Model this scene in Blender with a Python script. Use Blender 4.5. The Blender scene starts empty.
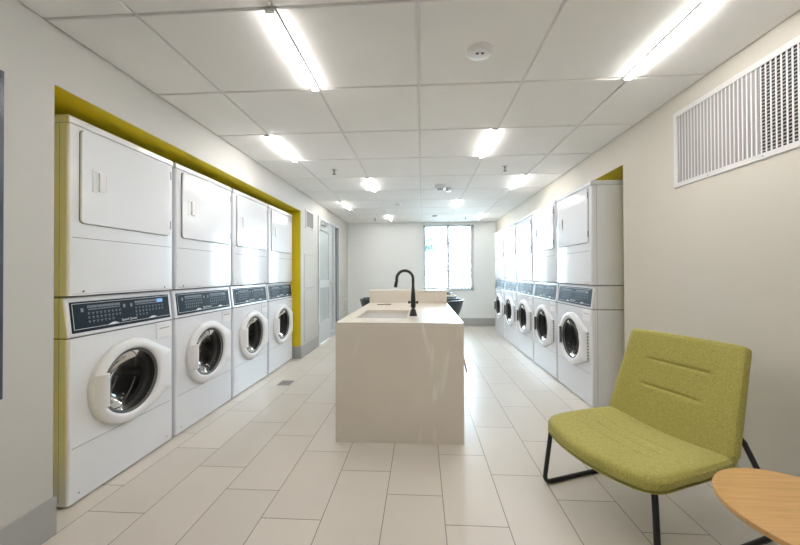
import bpy, bmesh, math, random
from mathutils import Vector, Matrix
random.seed(7)
PI = math.pi
S = bpy.context.scene
C = S.collection

# ------------------------------------------------------------------ camera
F, YAW, PITCH, ROLL = 324.676, 0.0555275, 0.007809, -0.0043414
cam_d = bpy.data.cameras.new('camera'); cam = bpy.data.objects.new('camera', cam_d); C.objects.link(cam)
cy, sy, cp, sp, cr, sr = math.cos(YAW), math.sin(YAW), math.cos(PITCH), math.sin(PITCH), math.cos(ROLL), math.sin(ROLL)
fw = Vector((-sy*cp, cy*cp, sp)); rt = Vector((cy, sy, 0)); up = rt.cross(fw)
rt2 = rt*cr + up*sr; up2 = up*cr - rt*sr
m = Matrix((rt2, up2, -fw)).transposed().to_4x4(); m.translation = Vector((0, 0, 1.17))
cam.matrix_world = m
cam_d.sensor_width = 36; cam_d.sensor_fit = 'HORIZONTAL'
cam_d.lens = F*36/800
cam_d.shift_x = (400-403.52)/800; cam_d.shift_y = (270.387-272.5)/800
cam_d.clip_start = 0.02
S.camera = cam

# ------------------------------------------------------------------ world, exposure
W = bpy.data.worlds.new('world'); S.world = W; W.use_nodes = True
bg = W.node_tree.nodes['Background']
bg.inputs[0].default_value = (0.66, 0.85, 1.0, 1); bg.inputs[1].default_value = 9.0
S.view_settings.view_transform = 'Standard'; S.view_settings.look = 'None'
S.view_settings.exposure = 1.5; S.view_settings.gamma = 1.0; S.view_settings.use_curve_mapping = False
LAMP = 31.0          # strength of the ceiling light diffusers
LAMP_COL = (1.0, 0.965, 0.94, 1)

# daylight enters through the far window: a portal helps the sky light find it
pl = bpy.data.lights.new('window_daylight', 'AREA'); pl.shape = 'RECTANGLE'; pl.size = 1.1; pl.size_y = 1.45
pl.cycles.is_portal = True
po = bpy.data.objects.new('window_daylight', pl); C.objects.link(po); po.location = (.605, 7.46, 1.51); po.rotation_euler = (-PI/2, 0, 0)

# ------------------------------------------------------------------ materials
def mat(name, col, rough=.5, metal=0., emit=None, es=0., spec=.5, coat=0.):
    M = bpy.data.materials.new(name); M.use_nodes = True
    b = M.node_tree.nodes['Principled BSDF']
    b.inputs['Base Color'].default_value = (*col, 1); b.inputs['Roughness'].default_value = rough
    b.inputs['Metallic'].default_value = metal; b.inputs['Specular IOR Level'].default_value = spec
    b.inputs['Coat Weight'].default_value = coat
    if emit: b.inputs['Emission Color'].default_value = emit; b.inputs['Emission Strength'].default_value = es
    return M
def nodes(M): return M.node_tree.nodes, M.node_tree.links, M.node_tree.nodes['Principled BSDF']
def vary(M, c1, c2, scale, detail=4, bump=0., bscale=None, coords='Object', stretch=(1, 1, 1), lo=.35, hi=.65):
    N, L, b = nodes(M)
    tc = N.new('ShaderNodeTexCoord'); mp = N.new('ShaderNodeMapping'); mp.inputs['Scale'].default_value = stretch
    L.new(tc.outputs[coords], mp.inputs[0])
    n = N.new('ShaderNodeTexNoise'); n.inputs['Scale'].default_value = scale; n.inputs['Detail'].default_value = detail
    L.new(mp.outputs[0], n.inputs['Vector'])
    r = N.new('ShaderNodeValToRGB'); r.color_ramp.elements[0].position = lo; r.color_ramp.elements[1].position = hi
    r.color_ramp.elements[0].color = (*c1, 1); r.color_ramp.elements[1].color = (*c2, 1)
    L.new(n.outputs[0], r.inputs[0]); L.new(r.outputs[0], b.inputs['Base Color'])
    if bump:
        n2 = N.new('ShaderNodeTexNoise'); n2.inputs['Scale'].default_value = bscale or scale*4; n2.inputs['Detail'].default_value = 3
        L.new(mp.outputs[0], n2.inputs['Vector'])
        bp = N.new('ShaderNodeBump'); bp.inputs['Strength'].default_value = bump; bp.inputs['Distance'].default_value = .002
        L.new(n2.outputs[0], bp.inputs['Height']); L.new(bp.outputs[0], b.inputs['Normal'])
    return M

m_wall = vary(mat('wall_paint', (.7, .68, .63), .6), (.57, .56, .525), (.59, .58, .545), 1.3, 2, .12, 120, 'Generated')
m_wallfar = vary(mat('daylit_wall_paint', (.7, .7, .7), .6), (.77, .79, .77), (.79, .81, .79), 1.3, 2, .12, 120, 'Generated')  # lighter, cooler wall tone: daylight at the far end put into the colour
m_wallright = vary(mat('beige_paint', (.7, .7, .7), .6), (.625, .59, .515), (.645, .61, .535), 1.3, 2, .12, 120, 'Generated')
m_ceil = vary(mat('ceiling_panel', (.7, .7, .68), .8), (.90, .895, .875), (.92, .915, .895), 3, 3, .15, 180)
m_grid = mat('ceiling_grid', (.82, .82, .81), .5)
m_yellow = mat('yellow_paint', (.78, .61, .003), .5)
m_base = mat('grey_baseboard', (.40, .40, .395), .45)
m_enamel = mat('white_enamel', (.79, .81, .845), .15, spec=.4)
m_plastic = mat('white_plastic', (.80, .80, .81), .3, spec=.3)
m_seam = mat('dark_seam', (.10, .10, .10), .6)
m_gap = mat('grey_seam', (.30, .30, .31), .6)
m_panel = mat('slate_control_panel', (.016, .026, .038), .4, spec=.12)
m_print = mat('grey_printing', (.20, .235, .27), .5)
m_white = mat('white_marking', (.75, .78, .8), .4)
m_lcd = mat('blue_lit_display', (.1, .25, .5), .3, emit=(.25, .5, 1, 1), es=.25)
m_steel = mat('drum_steel', (.55, .53, .50), .42, 1.0)
m_rubber = mat('grey_rubber', (.10, .10, .10), .5)
m_black = mat('black_metal', (.012, .012, .013), .35)
m_faucet = mat('matte_black_faucet', (.02, .021, .023), .38)
m_chrome = mat('satin_chrome', (.6, .6, .6), .3, 1.0)
m_alu = mat('pale_aluminium', (.62, .66, .68), .35, .0)
m_white_metal = mat('white_metal', (.72, .71, .70), .4)
m_grille_grey = mat('grille_backing', (.40, .385, .38), .6)
m_vent = mat('vent_louvre', (.30, .28, .265), .6)
m_drain = mat('drain_metal', (.42, .40, .37), .4)
m_dark = mat('dark_cavity', (.03, .03, .03), .8)
m_window = mat('window_vinyl', (.60, .62, .63), .4)
m_lamp = mat('lamp_diffuser', (.9, .9, .9), .5, emit=LAMP_COL, es=LAMP)
m_lampbody = mat('lamp_housing', (.75, .75, .74), .4)
m_sink = mat('white_sink', (.78, .77, .75), .15)
m_shell = vary(mat('black_shell', (.04, .05, .06), .3), (.025, .032, .04), (.045, .055, .065), 14)
m_tan = mat('tan_upholstery', (.55, .45, .25), .7)
m_legwood = mat('stool_leg_wood', (.42, .24, .11), .45)
m_slate = mat('slate_panel', (.075, .09, .115), .25)
m_post = mat('outdoor_timber', (.16, .16, .16), .8)
m_fence = mat('pale_fence_timber', (.45, .44, .42), .8)
m_leaf = vary(mat('tree_leaves', (.1, .3, .15), .7), (.05, .09, .075), (.08, .13, .11), 5)
m_ground = mat('outdoor_paving', (.5, .5, .48), .9)

m_quartz = vary(mat('beige_quartz', (.5, .44, .36), .22), (.75, .69, .595), (.79, .73, .635), 2.2, 5)
def quartz_marks(M):
    N, L, b = nodes(M)
    src = b.inputs['Base Color'].links[0].from_socket
    tc = N.new('ShaderNodeTexCoord'); mp = N.new('ShaderNodeMapping'); mp.inputs['Rotation'].default_value = (0, .5, 0); mp.inputs['Scale'].default_value = (5.5, 5.5, 1.9)
    L.new(tc.outputs['Object'], mp.inputs[0])
    n = N.new('ShaderNodeTexNoise'); n.inputs['Scale'].default_value = 1.0; n.inputs['Detail'].default_value = 5; n.inputs['Distortion'].default_value = 1.4
    L.new(mp.outputs[0], n.inputs['Vector'])
    r = N.new('ShaderNodeValToRGB'); r.color_ramp.elements[0].position = .60; r.color_ramp.elements[1].position = .74
    r.color_ramp.elements[0].color = (0, 0, 0, 1); r.color_ramp.elements[1].color = (.75, .75, .75, 1)
    L.new(n.outputs[0], r.inputs[0])
    mx = N.new('ShaderNodeMix'); mx.data_type = 'RGBA'; L.new(r.outputs[0], mx.inputs[0]); L.new(src, mx.inputs[6]); mx.inputs[7].default_value = (.90, .87, .81, 1)
    L.new(mx.outputs[2], b.inputs['Base Color'])
quartz_marks(m_quartz)

def glass(name, tint, rough=0., ior=1.5):
    M = bpy.data.materials.new(name); M.use_nodes = True; N = M.node_tree.nodes; L = M.node_tree.links
    for n in list(N):
        if n.type != 'OUTPUT_MATERIAL': N.remove(n)
    out = [n for n in N if n.type == 'OUTPUT_MATERIAL'][0]
    t = N.new('ShaderNodeBsdfTransparent'); t.inputs[0].default_value = (*tint, 1)
    g = N.new('ShaderNodeBsdfGlossy'); g.inputs['Roughness'].default_value = rough
    fr = N.new('ShaderNodeFresnel'); fr.inputs[0].default_value = ior
    mx = N.new('ShaderNodeMixShader'); L.new(fr.outputs[0], mx.inputs[0]); L.new(t.outputs[0], mx.inputs[1]); L.new(g.outputs[0], mx.inputs[2])
    L.new(mx.outputs[0], out.inputs[0]); return M
m_glass = glass('clear_glass', (.96, .98, .98))
m_doorglass = glass('tinted_washer_glass', (.62, .62, .62), .03, 1.2)
m_frost = mat('frosted_door_glass', (.52, .58, .60), .25)
m_sideglass = mat('beige_side_glass', (.50, .48, .45), .25)
m_darkglass = mat('dark_side_glass', (.03, .055, .07), .3, spec=.2)

def floor_material():
    M = mat('floor_tile', (.5, .46, .42), .30); N, L, b = nodes(M)
    g = N.new('ShaderNodeNewGeometry'); s = N.new('ShaderNodeSeparateXYZ'); L.new(g.outputs['Position'], s.inputs[0])
    def ma(op, a, bb=None, c=None):
        n = N.new('ShaderNodeMath'); n.operation = op
        for i, x in enumerate((a, bb, c)):
            if x is None: continue
            if isinstance(x, (int, float)): n.inputs[i].default_value = x
            else: L.new(x, n.inputs[i])
        return n.outputs[0]
    u = ma('DIVIDE', ma('SUBTRACT', s.outputs[0], .104), .2925); k = ma('FLOOR', u); fu = ma('SUBTRACT', u, k)
    v = ma('DIVIDE', ma('ADD', ma('SUBTRACT', s.outputs[1], 1.524), ma('MULTIPLY', k, .195)), .585); kv = ma('FLOOR', v); fv = ma('SUBTRACT', v, kv)
    du = ma('MULTIPLY', ma('MINIMUM', fu, ma('SUBTRACT', 1., fu)), .2925)
    dv = ma('MULTIPLY', ma('MINIMUM', fv, ma('SUBTRACT', 1., fv)), .585)
    d = ma('MINIMUM', du, dv); gm = N.new('ShaderNodeMapRange'); gm.inputs[1].default_value = .0012; gm.inputs[2].default_value = .0026
    gm.inputs[3].default_value = 1; gm.inputs[4].default_value = 0; L.new(d, gm.inputs[0])
    cv = N.new('ShaderNodeCombineXYZ'); L.new(k, cv.inputs[0]); L.new(kv, cv.inputs[1])
    wn = N.new('ShaderNodeTexWhiteNoise'); L.new(cv.outputs[0], wn.inputs[0])
    off = N.new('ShaderNodeVectorMath'); off.operation = 'MULTIPLY_ADD'; L.new(wn.outputs['Color'], off.inputs[0]); off.inputs[1].default_value = (9, 9, 9); L.new(g.outputs['Position'], off.inputs[2])
    n = N.new('ShaderNodeTexNoise'); n.inputs['Scale'].default_value = 2.0; n.inputs['Detail'].default_value = 3; L.new(off.outputs[0], n.inputs['Vector'])
    r = N.new('ShaderNodeValToRGB'); r.color_ramp.elements[0].position = .2; r.color_ramp.elements[1].position = .8
    r.color_ramp.elements[0].color = (.65, .60, .535, 1); r.color_ramp.elements[1].color = (.70, .65, .58, 1); L.new(n.outputs[0], r.inputs[0])
    br = N.new('ShaderNodeMapRange'); br.inputs[3].default_value = .97; br.inputs[4].default_value = 1.03; L.new(wn.outputs['Value'], br.inputs[0])
    vm = N.new('ShaderNodeVectorMath'); vm.operation = 'SCALE'; L.new(r.outputs[0], vm.inputs[0]); L.new(br.outputs[0], vm.inputs['Scale'])
    mx = N.new('ShaderNodeMix'); mx.data_type = 'RGBA'; L.new(gm.outputs[0], mx.inputs[0]); L.new(vm.outputs[0], mx.inputs[6]); mx.inputs[7].default_value = (.20, .18, .16, 1)
    L.new(mx.outputs[2], b.inputs['Base Color'])
    rr = N.new('ShaderNodeMapRange'); rr.inputs[3].default_value = .28; rr.inputs[4].default_value = .34; L.new(n.outputs[0], rr.inputs[0]); L.new(rr.outputs[0], b.inputs['Roughness'])
    bp = N.new('ShaderNodeBump'); bp.invert = True; bp.inputs['Strength'].default_value = .5; bp.inputs['Distance'].default_value = .001; L.new(gm.outputs[0], bp.inputs['Height']); L.new(bp.outputs[0], b.inputs['Normal'])
    return M
m_floor = floor_material()

def fabric_material():
    M = mat('olive_woven_fabric', (.33, .34, .06), .9, spec=.2); N, L, b = nodes(M)
    tc = N.new('ShaderNodeTexCoord')
    def nz(sc, st):
        mp = N.new('ShaderNodeMapping'); mp.inputs['Scale'].default_value = st; L.new(tc.outputs['Object'], mp.inputs[0])
        n = N.new('ShaderNodeTexNoise'); n.inputs['Scale'].default_value = sc; n.inputs['Detail'].default_value = 2; L.new(mp.outputs[0], n.inputs['Vector']); return n.outputs[0]
    a, c = nz(260, (1, .25, 1)), nz(260, (.25, 1, .4))
    ad = N.new('ShaderNodeMath'); ad.operation = 'ADD'; L.new(a, ad.inputs[0]); L.new(c, ad.inputs[1])
    r = N.new('ShaderNodeValToRGB'); r.color_ramp.elements[0].position = .36; r.color_ramp.elements[1].position = .66
    hf = N.new('ShaderNodeMath'); hf.operation = 'MULTIPLY'; hf.inputs[1].default_value = .5; L.new(ad.outputs[0], hf.inputs[0]); L.new(hf.outputs[0], r.inputs[0])
    r.color_ramp.elements[0].color = (.345, .31, .07, 1); r.color_ramp.elements[1].color = (.49, .445, .14, 1)
    L.new(r.outputs[0], b.inputs['Base Color'])
    bp = N.new('ShaderNodeBump'); bp.inputs['Strength'].default_value = .5; bp.inputs['Distance'].default_value = .001; L.new(hf.outputs[0], bp.inputs['Height']); L.new(bp.outputs[0], b.inputs['Normal'])
    b.inputs['Sheen Weight'].default_value = .15
    return M
m_fabric = fabric_material()

def oak_material():
    M = mat('oak_veneer', (.5, .3, .15), .4); N, L, b = nodes(M)
    tc = N.new('ShaderNodeTexCoord'); mp = N.new('ShaderNodeMapping'); mp.inputs['Rotation'].default_value = (0, 0, .75); mp.inputs['Scale'].default_value = (3, 70, 3)
    L.new(tc.outputs['Object'], mp.inputs[0])
    n = N.new('ShaderNodeTexNoise'); n.inputs['Scale'].default_value = 1.6; n.inputs['Detail'].default_value = 6; n.inputs['Distortion'].default_value = .3; L.new(mp.outputs[0], n.inputs['Vector'])
    r = N.new('ShaderNodeValToRGB'); r.color_ramp.elements[0].position = .3; r.color_ramp.elements[1].position = .68
    r.color_ramp.elements[0].color = (.55, .32, .12, 1); r.color_ramp.elements[1].color = (.66, .40, .165, 1)
    L.new(n.outputs[0], r.inputs[0]); L.new(r.outputs[0], b.inputs['Base Color']); return M
m_oak = oak_material()

# ------------------------------------------------------------------ mesh helpers
class MB:
    def __init__(s): s.v = []; s.f = []
    def add(s, vs, fs):
        o = len(s.v); s.v += [tuple(v) for v in vs]; s.f += [tuple(i+o for i in f) for f in fs]; return s
    def box(s, x0, x1, y0, y1, z0, z1):
        return s.add([(x, y, z) for z in (z0, z1) for y in (y0, y1) for x in (x0, x1)],
                     [(0, 2, 3, 1), (4, 5, 7, 6), (0, 1, 5, 4), (2, 6, 7, 3), (0, 4, 6, 2), (1, 3, 7, 5)])
    def prism(s, poly, y0, y1, axis='y'):      # polygon in (x,z) extruded along y, or other axes
        n = len(poly)
        def P(p, t):
            return {'y': (p[0], t, p[1]), 'x': (t, p[0], p[1]), 'z': (p[0], p[1], t)}[axis]
        vs = [P(p, y0) for p in poly]+[P(p, y1) for p in poly]
        return s.add(vs, [tuple(range(n)), tuple(range(2*n-1, n-1, -1))]+[(i, i+n, (i+1) % n+n, (i+1) % n) for i in range(n)])
    def tube(s, pts, r, n=10, cap=True):
        pts = [Vector(p) for p in pts]; rs = r if isinstance(r, (list, tuple)) else [r]*len(pts)
        o = len(s.v); prev = None
        for i, p in enumerate(pts):
            t = (pts[min(i+1, len(pts)-1)]-pts[max(i-1, 0)]).normalized()
            if prev is None:
                a = Vector((0, 0, 1)) if abs(t.z) < .9 else Vector((1, 0, 0)); u = t.cross(a).normalized()
            else: u = (prev-t*prev.dot(t)).normalized()
            prev = u; w = t.cross(u)
            for k in range(n):
                q = p+(u*math.cos(2*PI*k/n)+w*math.sin(2*PI*k/n))*rs[i]; s.v.append(tuple(q))
        for i in range(len(pts)-1):
            for k in range(n): s.f.append((o+i*n+k, o+i*n+(k+1) % n, o+(i+1)*n+(k+1) % n, o+(i+1)*n+k))
        if cap: s.f.append(tuple(o+k for k in range(n-1, -1, -1))); s.f.append(tuple(o+(len(pts)-1)*n+k for k in range(n)))
        return s
    def lathe(s, prof, c=(0, 0, 0), axis='z', n=40, closed=False, cap=True):
        o = len(s.v); c = Vector(c)
        for (r, h) in prof:
            for k in range(n):
                a = 2*PI*k/n; x, y = r*math.cos(a), r*math.sin(a)
                s.v.append(tuple(c+(Vector((x, y, h)) if axis == 'z' else Vector((x, h, y)) if axis == 'y' else Vector((h, x, y)))))
        m_ = len(prof)
        for i in range(m_ if closed else m_-1):
            j = (i+1) % m_
            for k in range(n): s.f.append((o+i*n+k, o+i*n+(k+1) % n, o+j*n+(k+1) % n, o+j*n+k))
        if cap and not closed:
            if prof[0][0] > 1e-5: s.f.append(tuple(o+k for k in range(n-1, -1, -1)))
            if prof[-1][0] > 1e-5: s.f.append(tuple(o+(m_-1)*n+k for k in range(n)))
        return s
    def build(s, name, material, parent=None, bevel=0, smooth=True, seg=2, xf=None):
        me = bpy.data.meshes.new(name); me.from_pydata(s.v, [], s.f); 
        b = bmesh.new(); b.from_mesh(me); bmesh.ops.remove_doubles(b, verts=b.verts, dist=1e-6); bmesh.ops.recalc_face_normals(b, faces=b.faces)
        if xf: bmesh.ops.transform(b, matrix=xf, verts=b.verts)
        b.to_mesh(me); b.free()
        me.materials.append(material)
        if smooth:
            me.polygons.foreach_set('use_smooth', [True]*len(me.polygons)); me.set_sharp_from_angle(angle=math.radians(35))
        o = bpy.data.objects.new(name, me); C.objects.link(o)
        if parent: o.parent = parent
        if bevel:
            md = o.modifiers.new('bevel', 'BEVEL'); md.width = bevel; md.segments = seg; md.limit_method = 'ANGLE'; md.angle_limit = math.radians(40)
            md.harden_normals = False
        return o
def tag(o, label=None, cat=None, group=None, kind=None):
    if label: o['label'] = label
    if cat: o['category'] = cat
    if group: o['group'] = group
    if kind: o['kind'] = kind
    return o
def empty(name, loc, rz=0):
    o = bpy.data.objects.new(name, None); C.objects.link(o); o.location = loc; o.rotation_euler = (0, 0, rz); o.empty_display_size = .1; return o
def struct(name, mb, material, parent=None, **k):
    o = mb.build(name, material, parent, smooth=False, **k)
    if not parent: o['kind'] = 'structure'
    return o
def children_of(o): return [c for c in bpy.data.objects if c.parent == o]
def copy_tree(o, parent=None):
    kids = children_of(o)
    c = o.copy(); C.objects.link(c)
    if parent: c.parent = parent
    for k in kids: copy_tree(k, c)
    return c
def rrect(x0, x1, z0, z1, r, n=5):
    out = []
    for cx, cz, a0 in ((x1-r, z1-r, 0), (x0+r, z1-r, 90), (x0+r, z0+r, 180), (x1-r, z0+r, 270)):
        for i in range(n+1):
            a = math.radians(a0+90*i/n); out.append((cx+r*math.cos(a), cz+r*math.sin(a)))
    return out

# ------------------------------------------------------------------ room
XL, XR, YB, HC = -1.6605, 1.639, 7.25, 2.295
Y0 = -3.6                      # wall behind the camera
LY0, LY1, LZ = 1.378, 4.385, 2.033
RY0, RY1, RZ = 2.73, 6.64, 2.043
struct('floor', MB().box(-2.7, 2.4, Y0, YB+.01, -.05, 0), m_floor)
# left wall
b = MB(); b.box(XL-.004, XL, Y0, LY0, 0, HC+.03); b.box(XL-.004, XL, LY0, LY1, LZ, HC+.03); b.box(XL-.004, XL, LY1, LY1+.05, 0, HC+.03)
b.box(XL-.12, XL, LY1+.05, 5.13, 0, HC+.03); b.box(XL-.12, XL, 5.13, 6.46, 2.10, HC+.03); b.box(XL-.12, XL, 6.46, YB, 0, HC+.03)
struct('wall_left', b, m_wall)
b = MB(); b.box(-2.55, XL-.004, LY0-.06, LY0, 0, HC); b.box(-2.55, XL-.004, LY0, LY1, LZ, LZ+.05); b.box(-2.55, XL-.004, LY1, LY1+.05, 0, HC); b.box(-2.6, -2.55, LY0-.06, LY1+.05, 0, HC)
struct('trim_1', b, m_yellow)
# right wall
b = MB(); b.box(XR, XR+.004, Y0, RY0, 0, HC+.03); b.box(XR, XR+.004, RY0, RY1, RZ, HC+.03); b.box(XR, XR+.12, RY1, YB, 0, HC+.03)
struct('wall_right', b, m_wallright)
b = MB(); b.box(XR+.004, 2.3, RY0-.06, RY0, 0, HC); b.box(XR+.004, 2.3, RY0, RY1, RZ, RZ+.05); b.box(2.25, 2.3, RY0-.06, RY1+.05, 0, HC)
struct('trim_2', b, m_yellow)
# back wall with window opening
WX0, WX1, WZ0, WZ1 = .045, 1.16, .785, 2.235
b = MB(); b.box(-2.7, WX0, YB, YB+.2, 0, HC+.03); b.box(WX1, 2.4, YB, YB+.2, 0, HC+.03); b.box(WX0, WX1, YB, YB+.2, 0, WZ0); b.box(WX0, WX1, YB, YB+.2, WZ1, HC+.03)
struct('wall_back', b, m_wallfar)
struct('wall_front', MB().box(-2.7, 2.4, Y0-.1, Y0, 0, HC+.03), m_wall)
# baseboards
BH, BT = .168, .008
b = MB(); b.box(XL, XL+BT, Y0, LY0-.002, 0, BH); b.box(XL-.12, XL+BT, LY0-.002, LY0+.008, 0, BH)
b.box(XL-.12, XL+BT, LY1-.008, LY1, 0, BH); b.box(XL, XL+BT, LY1, 5.13, 0, BH); b.box(XL, XL+BT, 6.46, YB, 0, BH)
struct('baseboard_left', b, m_base)
b = MB(); b.box(XR-BT, XR, Y0, RY0, 0, BH); b.box(XR-BT, XR, RY1, YB, 0, BH); struct('baseboard_right', b, m_base)
struct('baseboard_back', MB().box(XL, XR, YB-BT, YB, 0, BH), m_base)
# ceiling: tegular panels in a 0.61 m grid
T = .61; GX, GY = -.012, 1.333
b = MB(); gap = .0065
def clampx(x): return max(XL, min(XR, x))
i = -4
xs = [GX+T*k for k in range(-3, 4)]; ysg = [GY+T*k for k in range(-7, 11)]
for xi in xs:
    for yj in ysg:
        x0, x1 = clampx(xi+gap), clampx(xi+T-gap); y0_, y1_ = max(Y0, yj+gap), min(YB, yj+T-gap)
        if x1-x0 < .03 or y1_-y0_ < .03: continue
        if xi < XL: x0 = XL+.006
        if xi+T > XR: x1 = XR-.006
        e = .004
        zb = HC
        b.add([(x0, y0_, zb+.012), (x1, y0_, zb+.012), (x1, y1_, zb+.012), (x0, y1_, zb+.012),
               (x0, y0_, zb+e), (x1, y0_, zb+e), (x1, y1_, zb+e), (x0, y1_, zb+e),
               (x0+e, y0_+e, zb), (x1-e, y0_+e, zb), (x1-e, y1_-e, zb), (x0+e, y1_-e, zb)],
              [(8, 11, 10, 9), (4, 8, 9, 5), (5, 9, 10, 6), (6, 10, 11, 7), (7, 11, 8, 4), (0, 4, 5, 1), (1, 5, 6, 2), (2, 6, 7, 3), (3, 7, 4, 0)])
struct('ceiling', b, m_ceil)
struct('trim_3', MB().box(-2.7, 2.4, Y0, YB+.2, HC+.010, HC+.06), m_grid)

# window
win = MB()
fy0, fy1 = YB+.09, YB+.15
win.box(WX0, WX0+.045, fy0, fy1, WZ0, WZ1); win.box(WX1-.06, WX1, fy0, fy1, WZ0, WZ1); win.box(WX0, WX1, fy0, fy1, WZ0, WZ0+.045); win.box(WX0, WX1, fy0, fy1, WZ1-.03, WZ1); win.box(.568, .626, fy0-.005, fy1, WZ0, WZ1)
w = struct('window_1', win, m_window, bevel=.004)
w1 = MB(); w1.box(WX0+.035, .575, YB+.115, YB+.121, WZ0+.045, WZ1-.03).box(.615, WX1-.06, YB+.115, YB+.121, WZ0+.045, WZ1-.03)
struct('window_pane', w1, m_glass, w)
struct('window_sill', MB().box(WX0-.01, WX1+.01, YB-.015, YB+.09, WZ0-.02, WZ0+.004), m_window, w, bevel=.003)
sh = empty('roller_shade', (.6, YB+.03, WZ1-.02)); tag(sh, 'rolled-up pale roller shade mounted in the head of the far window', 'window shade')
sh.location = (.6, YB+.03, 2.205)
MB().tube([(-.525, 0, 0), (.525, 0, 0)], .017, 14).build('shade_roll', m_window, sh)
for s_ in (-1, 1): MB().box(s_*.54-.013, s_*.54+.013, -.02, .03, -.024, .03).build('bracket', m_gap, sh, bevel=.002)

# door with glass and sidelights in the left wall
dx = XL-.05
d = MB()
d.box(XL-.10, XL+.012, 5.13, 5.17, 0, 2.10); d.box(XL-.10, XL+.012, 5.855, 5.885, 0, 2.10); d.box(XL-.10, XL+.012, 6.05, 6.14, 0, 2.10); d.box(XL-.10, XL+.012, 6.42, 6.46, 0, 2.10); d.box(XL-.10, XL+.012, 5.13, 6.46, 2.06, 2.10)
d.box(XL-.10, XL+.005, 5.885, 6.05, 0, .10).box(XL-.10, XL+.005, 6.14, 6.42, 0, .10)
door = struct('door_1', d, m_alu, bevel=.003)
lf = MB(); lx0, lx1 = XL-.045, XL
lf.box(lx0, lx1, 5.175, 5.235, .012, 2.055).box(lx0, lx1, 5.775, 5.85, .012, 2.055).box(lx0, lx1, 5.235, 5.775, .012, .35).box(lx0, lx1, 5.235, 5.775, .925, 1.05).box(lx0, lx1, 5.235, 5.775, 1.89, 2.055)
leaf = struct('door_leaf', lf, m_alu, door, bevel=.003)
struct('door_glass', MB().box(XL-.03, XL-.02, 5.23, 5.78, .34, .93).box(XL-.03, XL-.02, 5.23, 5.78, 1.04, 1.90), m_frost, leaf)
struct('beige_sidelight_glass', MB().box(XL-.05, XL-.04, 5.88, 6.06, .10, 2.07), m_sideglass, door)
struct('dark_sidelight_glass', MB().box(XL-.05, XL-.04, 6.13, 6.43, .10, 2.07), m_darkglass, door)
h = MB(); h.tube([(XL, 5.815, 1.0), (XL+.05, 5.815, 1.0), (XL+.055, 5.80, 1.0), (XL+.055, 5.70, 1.0)], .011, 10); h.box(XL-.001, XL+.006, 5.79, 5.84, .95, 1.06)
struct('door_handle', h, m_chrome, door)
h = MB(); h.box(XL, XL+.05, 5.26, 5.48, 1.965, 2.03); h.tube([(XL+.03, 5.40, 2.035), (XL+.13, 5.52, 2.04), (XL+.02, 5.68, 2.07)], .009, 8)
struct('door_closer', h, m_chrome, door, bevel=.004)
for z in (.28, 1.05, 1.82): struct('door_hinge', MB().tube([(XL+.008, 5.172, z-.05), (XL+.008, 5.172, z+.05)], .008, 8), m_chrome, door)

# ------------------------------------------------------------------ laundry machines
CX, CZ = .0, .535            # door centre on the machine front
def shell_profile(hw, D, r=.014):       # open U: back-left -> rounded front-left ... front plane opening
    L_ = [(-hw, D)]
    for i in range(6):
        a = PI+PI/2*i/5; L_.append((-hw+r+r*math.cos(a), r+r*math.sin(a)))
    return L_
def body(hw, D, z0, z1, hole=False, head=None):
    mb = MB(); L_ = shell_profile(hw, D); R_ = [(-x, y) for x, y in reversed(L_)]
    for seg in (L_, R_):
        n = len(seg); mb.add([(x, y, z0) for x, y in seg]+[(x, y, z1) for x, y in seg], [(i, i+1, i+1+n, i+n) for i in range(n-1)])
    r = .014; x0, x1 = -hw+r, hw-r
    if not hole: mb.add([(x0, 0, z0), (x1, 0, z0), (x1, 0, z1), (x0, 0, z1)], [(0, 1, 2, 3)])
    else:
        n = 48; vs = [(CX+.195*math.cos(2*PI*k/n), 0, CZ+.195*math.sin(2*PI*k/n)) for k in range(n)]
        out = []
        for k in range(n):
            a = 2*PI*k/n; c, s_ = math.cos(a), math.sin(a)
            t = min(((x1 if c > 0 else x0)-CX)/c if abs(c) > 1e-6 else 1e9, ((z1 if s_ > 0 else z0)-CZ)/s_ if abs(s_) > 1e-6 else 1e9)
            out.append((CX+t*c, 0, CZ+t*s_))
        mb.add(vs+out, [(k, (k+1) % n, (k+1) % n+n, k+n) for k in range(n)])
        for cx_, cz_ in ((x1, z1), (x0, z1), (x0, z0), (x1, z0)):      # fill the corners
            best = sorted(range(n), key=lambda k: (out[k][0]-cx_)**2+(out[k][2]-cz_)**2)[:2]
            mb.add([out[best[0]], out[best[1]], (cx_, 0, cz_)], [(0, 1, 2)])
    pts = L_+R_
    for z, rev in ((z0, 0), (z1, 1)): mb.add([(x, y, z) for x, y in pts], [tuple(range(len(pts)))])
    mb.add([(-hw, D, z0), (hw, D, z0), (hw, D, z1), (-hw, D, z1)], [(0, 1, 2, 3)])
    return mb

def wordmark(parent, x, y, z, tilt):
    cu = bpy.data.curves.new('wordmark', 'FONT'); cu.body = 'Speed Queen'; cu.size = .019; cu.extrude = .0003; cu.align_x = 'CENTER'
    t = bpy.data.objects.new('wordmark_text', cu); C.objects.link(t)
    bpy.context.view_layer.update()
    me = bpy.data.meshes.new_from_object(t.evaluated_get(bpy.context.evaluated_depsgraph_get()))
    bpy.data.objects.remove(t); me.materials.clear(); me.materials.append(m_white); me.name = 'wordmark'
    o = bpy.data.objects.new('wordmark', me); C.objects.link(o); o.parent = parent; o.location = (x, y, z); o.rotation_euler = (PI/2-tilt, 0, 0); return o

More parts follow.
